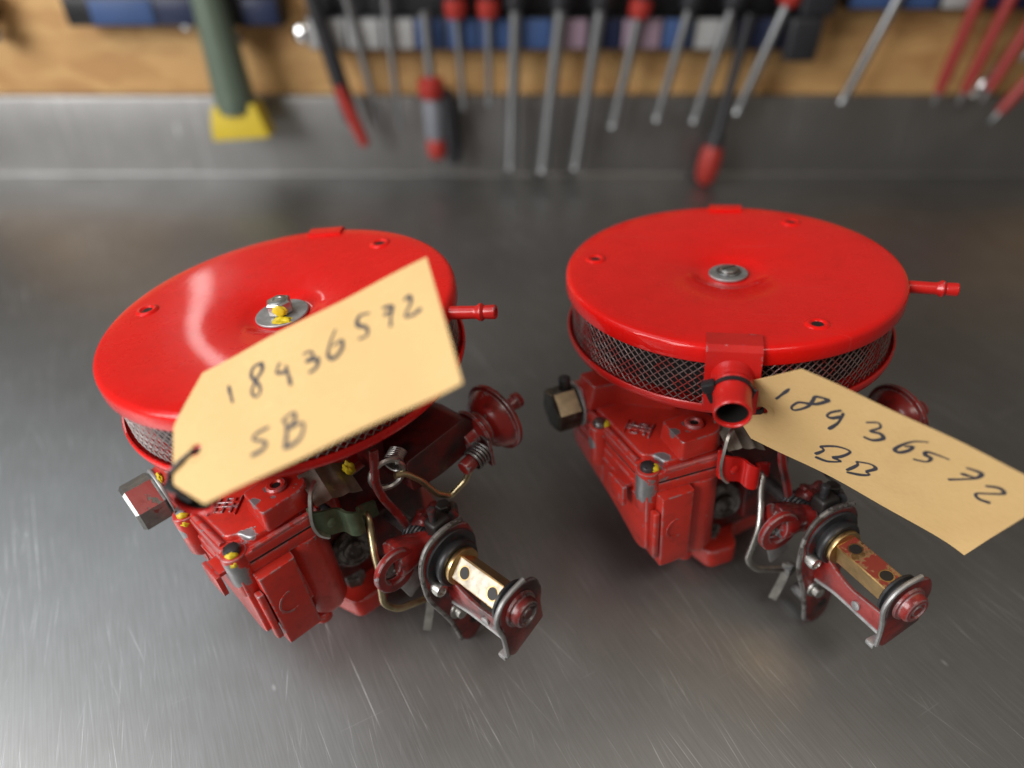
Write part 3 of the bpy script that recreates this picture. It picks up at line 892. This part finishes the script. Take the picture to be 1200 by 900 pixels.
make_carb('L', 'red carburetor with a shiny hex bolt in its round filter lid, tagged SB')
make_carb('R', 'red carburetor with a slotted screw in its round filter lid, tagged BB')


# ------------------------------------------------------------------ paper tags with handwriting
TAGW, TAGH, CLIP = 125.0, 64.0, 16.5


def rodrigues(w):
    v = Vector(w)
    return Matrix.Rotation(v.length, 3, v.normalized())


def bend(x, y, amp, curl):
    return amp * math.sin(math.pi * x / TAGW) + curl * (x / TAGW) ** 3 * (y / TAGH) + 0.35 * math.sin(x * 0.11 + y * 0.05) + 0.9 * max(0, (x - 112) / 13) ** 2 * max(0, (-y - 12) / 20)


def make_tag(rv, pos, strokes, label, amp, curl, size):
    m = T(Vector(pos) * 0.001 + Vector((0, 0, BENCH))) @ rodrigues(rv).to_4x4() @ Matrix.Scale(size, 4)
    bm = bmesh.new()
    poly = [(CLIP, TAGH / 2), (2.2, 12), (1.6, 10), (1.6, -15), (2.2, -17), (CLIP, -TAGH / 2), (TAGW, -TAGH / 2), (TAGW, TAGH / 2)]
    hole = [(13.0 + 2.6 * math.cos(R(a)), -6 + 2.6 * math.sin(R(a))) for a in range(0, 360, 24)]
    es = []
    for lp in (poly, hole):
        vs = [bm.verts.new((x, y, 0)) for x, y in lp]
        es += [bm.edges.new((vs[i], vs[(i + 1) % len(vs)])) for i in range(len(vs))]
    bmesh.ops.triangle_fill(bm, use_beauty=True, use_dissolve=False, edges=es)
    for i in range(1, 30):
        bmesh.ops.bisect_plane(bm, geom=bm.verts[:] + bm.edges[:] + bm.faces[:], plane_co=(TAGW * i / 30, 0, 0), plane_no=(1, 0, 0))
    for i in range(-4, 5):
        bmesh.ops.bisect_plane(bm, geom=bm.verts[:] + bm.edges[:] + bm.faces[:], plane_co=(0, i * 7 + 0.3, 0), plane_no=(0, 1, 0))
    for f_ in bm.faces:
        if f_.normal.z < 0:
            f_.normal_flip()
    ret = bmesh.ops.extrude_face_region(bm, geom=bm.faces[:])
    top = {g for g in ret['geom'] if isinstance(g, bmesh.types.BMVert)}
    for v in bm.verts:
        v.co.z = bend(v.co.x, v.co.y, amp, curl) + (0.0 if v in top else -0.4)
    card = put('paper_tag', bm, M['card'], None, I4, 40)
    card.matrix_world = m
    tag(card, label, 'tag', 'manila tags tied to the carburetors')
    put('hole_ring', ring(5.6, 2.7, 0.02, 0.16, 0.05, 32), M['card'], card, T((13, -6, bend(13, -6, amp, curl))))
    # ink: one ribbon mesh per character
    for ci, (nm, sts) in enumerate(strokes):
        ink = bmesh.new()
        lift = 0.06
        for st in sts:
            P = spline([(x, y, 0) for x, y in st], 7) if len(st) > 2 else [Vector((*st[0], 0)).lerp(Vector((*st[1], 0)), i / 6) for i in range(7)]
            N = len(P)
            prev = None
            for i, p in enumerate(P):
                t = (P[min(i + 1, N - 1)] - P[max(i - 1, 0)]).normalized()
                nrm = Vector((-t.y, t.x, 0))
                s = i / (N - 1)
                w = 1.0 * (0.72 + 0.28 * math.sin(math.pi * min(1, s * 3) / 2)) * (0.80 + 0.2 * math.sin(7 * s + ci))
                ends = []
                if i in (0, N - 1):
                    w *= 0.62
                z = lift + 0.0015 * i
                q = [ink.verts.new((p.x + nrm.x * w * k, p.y + nrm.y * w * k, bend(p.x, p.y, amp, curl) + z)) for k in (1, -1)]
                if prev:
                    ink.faces.new((prev[0], prev[1], q[1], q[0]))
                prev = q
            lift += 0.06
        for f_ in ink.faces:
            f_.normal_update()
            if f_.normal.z < 0:
                f_.normal_flip()
        me_o = put(nm, ink, M['ink'], card)
    return card


INK_R = [('digit', [[[17.3, 17.2], [15.1, 6.2]]]),
         ('digit', [[[34.1, 20.9], [28.6, 19.1], [28.5, 15.8], [28.4, 10.3], [25.0, 4.4], [22.9, 5.4], [23.9, 10.4], [27.5, 12.5], [31.0, 14.9], [34.1, 20.9]]]),
         ('digit', [[[40.8, 17.8], [37.9, 13.2], [37.7, 9.9], [39.9, 9.9], [42.5, 14.0]], [[42.1, 16.9], [43.2, 9.0], [42.0, 1.4]]]),
         ('digit', [[[51.8, 17.7], [55.4, 21.3], [57.6, 19.1], [55.8, 13.9], [59.4, 15.4], [61.8, 13.3], [59.3, 9.0], [55.3, 8.1]]]),
         ('digit', [[[76.1, 23.9], [71.7, 20.4], [69.3, 15.0], [68.7, 10.0], [71.0, 9.7], [73.1, 13.8], [73.0, 17.1], [70.5, 14.8]]]),
         ('digit', [[[87.5, 19.6], [79.2, 18.1], [79.1, 15.6], [81.9, 15.2], [81.7, 11.8], [77.0, 9.6]]]),
         ('digit', [[[94.2, 19.7], [99.9, 21.1], [100.3, 17.1], [97.2, 12.1], [93.6, 7.5]], [[94.6, 14.8], [100.3, 17.1]]]),
         ('digit', [[[105.0, 15.3], [109.1, 18.4], [112.0, 16.9], [109.1, 12.7], [105.6, 8.3], [108.0, 6.1], [112.3, 7.5]]]),
         ('letter', [[[44.4, -13.4], [46.9, -15.0], [45.2, -20.8]], [[44.4, -13.4], [50.2, -7.6], [56.0, -6.3], [54.9, -12.7], [52.1, -17.1]], [[52.1, -17.1], [56.1, -16.7], [51.7, -21.6], [46.0, -22.6]]]),
         ('letter', [[[61.1, -11.0], [62.7, -13.1], [61.1, -21.1]], [[61.1, -11.0], [66.3, -7.5], [69.4, -8.7], [67.4, -14.3]], [[67.4, -14.3], [69.5, -15.1], [67.0, -18.5], [61.6, -22.2]]])]
INK_L = [('digit', [[[29.0, 18.3], [30.9, 8.2]]]),
         ('digit', [[[46.1, 20.7], [41.8, 20.7], [40.4, 16.8], [43.7, 10.4], [44.0, 6.5], [41.6, 5.6], [40.1, 9.3], [42.8, 13.9], [45.8, 16.9], [45.8, 20.8]]]),
         ('digit', [[[54.5, 16.0], [52.5, 11.7], [57.8, 9.6]], [[57.0, 13.1], [58.4, 1.8]]]),
         ('digit', [[[65.2, 13.9], [68.6, 13.6], [69.6, 10.7], [66.4, 9.7], [71.3, 8.2], [70.2, 4.3], [66.7, 3.6]]]),
         ('digit', [[[80.9, 19.0], [78.2, 14.3], [76.0, 7.8], [78.3, 4.7], [82.0, 7.5], [82.6, 11.8], [78.5, 11.0]]]),
         ('digit', [[[96.5, 18.6], [91.9, 19.7], [90.2, 15.9], [93.7, 12.3], [93.4, 8.6], [89.5, 8.6]]]),
         ('digit', [[[101.7, 17.9], [106.0, 16.1], [104.5, 11.4], [103.6, 6.9]], [[101.6, 13.9], [105.7, 14.6]]]),
         ('digit', [[[111.3, 16.0], [114.0, 16.8], [114.0, 13.5], [110.5, 8.6], [113.4, 7.3], [117.5, 8.3]]]),
         ('letter', [[[46.8, -11.7], [41.1, -12.1], [39.6, -14.1], [44.7, -17.9], [43.2, -20.6], [38.1, -21.0]]]),
         ('letter', [[[53.8, -12.2], [54.2, -17.9], [52.7, -24.5]], [[52.4, -12.2], [57.9, -10.8], [58.2, -14.5], [54.7, -16.8]], [[54.6, -17.1], [61.5, -17.5], [60.1, -22.9], [55.8, -24.7], [52.0, -24.2]]])]

tagL = make_tag((0.3134, -0.4208, 0.203), (-130.3, 202.1, -190.4), INK_L, 'manila paper tag handwritten 18436572 SB, lying across the round lid', 0.8, 1.5, 0.95)
tagR = make_tag((1.8573, -0.3054, -0.5528), (107.68, 267.17, -213.28), INK_R, 'manila paper tag handwritten 18436572 BB, hanging past the carburetor linkage', -2.2, -4.0, 1.0)


# ------------------------------------------------------------------ cable ties
def make_tie(side, card, label):
    """strap round the breather tube, passing through the tag's hole, with its square head"""
    P = pose_matrix(side)
    W = P @ MM @ T((0, 0, ZB)) @ rot(POSE[side][2], 'Z') @ axis_frame((0, -90, -15.0), (0.0, -1, -0.17))   # tube frame, mm -> world
    Wi = W.inverted()
    zc = 10.4
    root = empty('cable_tie', T(W @ Vector((0, 0, zc))))
    tag(root, label, 'cable tie', 'black cable ties on the breather tubes')
    back = root.matrix_world.inverted() @ W @ MM.inverted()

    def add(name, bm):
        o = put(name, bm, M['tie'])
        o.data.transform(back)
        o.parent = root

    def card_pt(x, y, z):
        return Wi @ (card.matrix_world @ (Vector((x, y, z)) * 0.001))
    add('strap', sweep([(9.2 * math.cos(R(a)), 9.2 * math.sin(R(a)), zc + 0.6 * math.sin(R(a))) for a in range(0, 360, 10)], 1, flat=(2.0, 0.8), up=(1, 0, 0), closed=True))
    sx = -1
    hp = Vector((-10.4, 2.5, zc)) if side == 'R' else card_pt(-1.5, -13.5, -4.0)
    if side == 'L':
        pts = [card_pt(13, -6, -1.0), card_pt(12.6, -6.3, 1.0), card_pt(9, -7.6, 1.5), card_pt(4, -9.6, 1.4), card_pt(0.4, -11.2, 0.2), hp]
    else:
        pts = [card_pt(13, -6, -2.0), card_pt(12.5, -6.2, 0.9), card_pt(8, -7, 1.6), card_pt(5, -6, 1.2), Vector((9.6, 2, zc))]
    add('strap', sweep(spline(pts, 6), 1, flat=(2.3, 1.0), up=(0, 0, 1)))
    add('head', merge(bmesh.new(), box(-3.0, 3.0, -2.4, 2.4, -2.4, 2.4, 0.5), T(hp) @ rot(20, 'Z')))
    add('tail', sweep(spline([hp, hp + Vector((0.4, -4, 1.0)), hp + Vector((2.6, -9.5, 0.5))], 5), 1, flat=(2.4, 1.0), up=(0, 0, 1)))


make_tie('L', tagL, 'black cable tie holding the SB tag to the breather tube')
make_tie('R', tagR, 'black cable tie holding the BB tag to the breather tube')

# ------------------------------------------------------------------ tools on the wall
M['rail_blue'] = plain('blue_label', (0.04, 0.085, 0.22), 0.5)
M['rail_navy'] = plain('navy_label', (0.012, 0.02, 0.06), 0.4)
M['rail_white'] = plain('white_label', (0.36, 0.36, 0.36), 0.5)
M['rail_pink'] = plain('pale_violet_label', (0.30, 0.21, 0.27), 0.5)
M['rail_black'] = plain('black_rail', (0.012, 0.012, 0.014), 0.4)
M['red_grip'] = plain('red_grip', (0.36, 0.026, 0.018), 0.5)
M['dark_grip'] = plain('dark_grip', (0.020, 0.020, 0.024), 0.45)
M['grey_grip'] = plain('grey_grip', (0.20, 0.21, 0.24), 0.45)
M['tool_steel'] = plain('tool_shaft_steel', (0.33, 0.34, 0.35), 0.36, metallic=0.85)
M['chrome'] = plain('chrome', (0.80, 0.80, 0.80), 0.12, metallic=1.0)
M['olive'] = plain('grey_green_enamel', (0.13, 0.17, 0.13), 0.32, metallic=0.2)
M['mustard'] = plain('mustard_plastic', (0.62, 0.46, 0.03), 0.5)
M['red_tool'] = plain('red_enamel_shaft', (0.30, 0.030, 0.026), 0.42)


def wall_pt(x, z, y=905):
    return Vector((x, y, z + 368))


def rail(name, x0, x1, z0, z1, blocks, label, y0=893, y1=909):
    r = empty(name, T((0.001 * (x0 + x1) / 2, 0.001 * y1, 0.001 * (z0 + z1) / 2)))
    tag(r, label, 'tool rail')
    inv = r.matrix_world.inverted()
    b_ = box(x0, x1, y0, y1 + 19.6, z0, z1, 1.5)
    merge(b_, box(x0 + 4, x1 - 4, y0 + 10, y1 + 19.2, z1 + 0.5, z1 + 70, 1.5))
    o = put('rail_bar', b_, M['rail_black'])
    o.data.transform(inv)
    o.parent = r
    for a, b_, m_ in blocks:
        p = put('label_plate', box(a, b_, y0 - 2.2, y0 - 0.2, z0 + 2, z1 - 2, 0.5), M[m_])
        p.data.transform(inv)
        p.parent = r
    return r


rail('tool_rail', -232, 352, 157, 192, [(-230, -190, 'rail_white'), (-186, -150, 'rail_white'), (-146, -112, 'rail_white'), (-108, -78, 'rail_blue'), (-72, -40, 'rail_blue'),
     (-36, 4, 'rail_blue'), (8, 44, 'rail_blue'), (50, 84, 'rail_pink'), (90, 122, 'rail_navy'), (126, 168, 'rail_pink'), (172, 204, 'rail_blue'), (208, 250, 'rail_white'), (256, 340, 'rail_navy')],
     'long black tool rail with blue and white label plates holding screwdrivers')
rail('tool_rail', 372, 640, 199, 232, [(374, 430, 'rail_blue'), (434, 470, 'rail_blue'), (476, 508, 'rail_white'), (514, 634, 'rail_navy')], 'short tool rail with blue plates above the red handled tools')
rail('tool_rail', -500, -258, 182, 212, [(-470, -400, 'rail_blue'), (-396, -340, 'rail_navy'), (-300, -262, 'rail_navy')], 'dark blue tool rail over the green handled scraper')


def tool(name, top, bot, parts, label, cat, group=None):
    """parts: list of (part name, profile [(r, distance from top)...], material, segments); axis runs top -> bottom"""
    top, bot = Vector(top), Vector(bot)
    m = axis_frame(top, bot - top, (0, 1, 0))
    root = empty(name, T(top * 0.001) @ m.to_3x3().to_4x4())
    tag(root, label, cat, group)
    for nm, prof, mat, seg in parts:
        o = put(nm, lathe(prof, seg), M[mat])
        o.parent = root
    return root


def screwdriver(xt, zt, xb, zb, r, grip, label, y=883):
    top, bot = Vector((xt, y, zt)), Vector((xb, y, zb))
    d = (bot - top).length
    h0 = -112
    parts = [('shaft', [(r, -8), (r, d - 12), (r * 0.9, d - 8), (r * 1.15, d - 3), (r * 0.5, d), (0, d)], 'tool_steel', 18),
             ('collar', [(9, -12), (12.5, -9), (12.5, 2), (9.5, 7), (5, 8), (0, 8)], grip, 24),
             ('handle', [(0, h0), (9, h0), (14, h0 + 8), (15, h0 + 40), (13, h0 + 75), (11, -14), (9, -11)], 'dark_grip', 24)]
    return tool('screwdriver', top, bot, parts, label, 'screwdriver', 'screwdrivers hanging from the long rail')


# x top, z top, x bottom, z bottom (mm above the bench), shaft radius, collar material, label
for a in ((-62, 200, -57, 92, 3.6, 'red_grip', 'thin screwdriver with red collar left of the long thick shafts'),
          (-26, 200, -27, 96, 3.6, 'red_grip', 'thin screwdriver with red collar beside the first long thick shaft'),
          (4, 208, -1, 20, 6.6, 'dark_grip', 'long thick screwdriver shaft beside the thin red collared ones'),
          (54, 208, 39, 16, 7.2, 'dark_grip', 'longest thick screwdriver shaft, between two other long ones'),
          (98, 208, 80, 19, 6.4, 'dark_grip', 'long thick screwdriver shaft next to the red collared tilted one'),
          (141, 200, 122, 70, 5.6, 'red_grip', 'tilted medium screwdriver with red collar over a violet plate'),
          (196, 208, 174, 78, 5.2, 'dark_grip', 'tilted medium screwdriver with dark collar over a blue plate'),
          (243, 208, 219, 76, 5.4, 'dark_grip', 'tilted medium screwdriver beside the red tipped hanging handle'),
          (303, 212, 268, 86, 5.6, 'red_grip', 'tilted screwdriver with red collar by the black clamp')):
    screwdriver(*a)
screwdriver(428, 236, 390, 98, 5.4, 'dark_grip', 'lone tilted screwdriver between the black clamp and red tools')
for x0, x1, zb in ((-178, -158, 70), (-138, -136, 72)):
    tool('pin_punch', (x0, 885, 190), (x1, 885, zb), [('shaft', [(4.2, -30), (4.2, 70), (2.4, 90), (2.2, 121), (0, 121)], 'tool_steel', 16), ('head', [(0, -42), (5, -42), (6, -39), (6, -30), (4, -28)], 'tool_steel', 16)],
         'slim steel punch hanging from the white plates ' + ('beside the black pliers' if x0 < -150 else 'beside the grey and red handle'), 'punch')
# pliers with black and red grip
pl_ = tool('pliers', (-214, 882, 190), (-186, 882, 52), [('jaw', [(0, -30), (7, -28), (9, -10), (9, 4)], 'dark_grip', 16), ('grip', [(8, 2), (9.5, 30), (10, 80), (9, 110), (4, 118), (0, 119)], 'dark_grip', 18)],
           'pliers with one black and one red grip hanging under the white plates', 'pliers')
o = put('grip', lathe([(0, -4), (5, -3), (7, 12), (7.5, 44), (6, 68), (0, 72)], 18), M['red_grip'])
a_, c_ = Vector((-200, 872, 120)), Vector((-176, 872, 50))
o.parent = pl_
o.matrix_local = pl_.matrix_world.inverted() @ T(a_ * 0.001) @ axis_frame(a_, c_ - a_, (0, 1, 0)).to_3x3().to_4x4()
# stubby driver hanging handle down
tool('nut_driver', (-96, 880, 190), (-92, 880, 38), [('shaft', [(5.5, -10), (5.5, 62)], 'tool_steel', 16), ('collar', [(6, 58), (15, 62), (16, 76), (12, 82), (0, 82)], 'red_grip', 22),
     ('handle', [(9, 80), (11.5, 92), (11.5, 126), (9, 132)], 'grey_grip', 22), ('end_cap', [(9.5, 130), (12, 136), (11, 150), (5, 156), (0, 157)], 'red_grip', 22)], 'short driver hanging handle down with grey grip and red ends', 'nut driver')
tool('nut_driver', (-78, 884, 112), (-72, 884, 32), [('handle', [(0, -6), (8, -4), (11, 20), (11, 60), (7, 84), (0, 86)], 'dark_grip', 20)], 'black handle hanging behind the grey and red driver', 'nut driver')
tool('hook_tool', (262, 880, 190), (243, 880, 4), [('shaft', [(6, -8), (6, 120), (9, 128), (10, 140)], 'dark_grip', 18), ('handle', [(9, 138), (13, 146), (14, 166), (12, 182), (7, 188), (0, 189)], 'red_grip', 22)],
     'dark shafted tool with red handle hanging lowest on the wall', 'hook tool')
# black clamp block
cl = empty('clamp', T((0.326, 0.893, 0.19)))
tag(cl, 'black clamp hanging at the right end of the long rail', 'clamp')
for nm, bm in (('jaw', box(-20, 16, -26, -6, -40, 6, 5, 3)), ('body', box(-12, 26, -24, -7, 6, 70, 5, 3)), ('screw', lathe([(5, -30), (5, 30), (8, 32), (8, 40), (0, 40)], 18))):
    o = put(nm, bm, M['dark_grip'])
    o.parent = cl
# red handled tools on the short rail
for i, (x0, x1, zb, lab) in enumerate(((512, 501, 98, 'red shafted hook pick nearest the white plate'), (546, 528, 100, 'red shafted hook pick second from the white plate'), (585, 552, 104, 'red shafted hook pick third from the white plate'),
                                  (615, 576, 150, 'short red shafted hook pick'), (646, 566, 82, 'strongly slanted long red shafted hook pick'))):
    d = (Vector((x1, 0, zb)) - Vector((x0, 0, 240))).length
    tool('hook_pick', (x0, 884 - 4 * i, 240), (x1, 884 - 4 * i, zb), [('shaft', [(0, -20), (6.5, -18), (6.8, d - 30), (5, d - 14)], 'red_tool', 18), ('tip', [(3, d - 18), (3, d - 4), (1, d), (0, d)], 'tool_steel', 12)],
         lab, 'hook pick', 'red hook picks on the short rail')
tool('ring_spanner', (598, 892, 215), (548, 892, 105), [('shank', [(0, 0), (5, 2), (4, 30), (4, 90), (8, 100), (8, 112), (4, 120), (0, 121)], 'chrome', 16)], 'small chrome spanner hanging among the red picks', 'spanner')
# scraper with green tube and mustard blade
sr = tool('scraper', (-330, 878, 212), (-320, 868, 62), [('handle', [(0, -40), (17, -38), (18, -20), (20, 40), (23, 100), (23, 112), (20, 118), (0, 118)], 'olive', 32),
     ('knob', [(0, -60), (9, -58), (11, -48), (9, -40), (0, -38)], 'dark_grip', 20)], 'grey green tube handled scraper with mustard yellow foot', 'scraper')
bm = prism(rpoly([(-30, 128), (-25, 108), (25, 108), (31, 128), (34, 146), (-35, 146)], 3, 3), -14, 14, 2.0, 3)
o = put('foot', bm, M['mustard'], None, Matrix(((1, 0, 0, 0), (0, 0, 1, 0), (0, 1, 0, 0), (0, 0, 0, 1))))
o.parent = sr
for x, z, lab in ((-371, 186, 'shiny round knob beside the green tube, upper of two'), (-322, 166, 'shiny round knob right of the green tube'), (-240, 172, 'shiny round knob at the end of the white plates')):
    k_ = put('knob', lathe([(5, -13), (5, 2), (9, 4), (11, 9), (10, 14), (6, 17), (0, 18)], 24), M['chrome'], None, axis_frame((0, 0, 0), (0, -1, 0)))
    k_.location = (x * 0.001, 0.914, z * 0.001)
    tag(k_, lab, 'knob', 'shiny knobs on the wall')
for z, lab in ((205, 'upper chrome socket on the board edge'), (176, 'lower chrome socket on the board edge')):
    k_ = put('socket', lathe([(0, -20), (13, -20), (14, -18), (14, 10), (12, 12), (9, 12), (9, 2), (0, 2)], 28), M['chrome'], None, axis_frame((0, 0, 0), (0, -1, 0)))
    k_.location = (-0.598, 0.908, z * 0.001)
    tag(k_, lab, 'socket', 'chrome sockets on the wall')
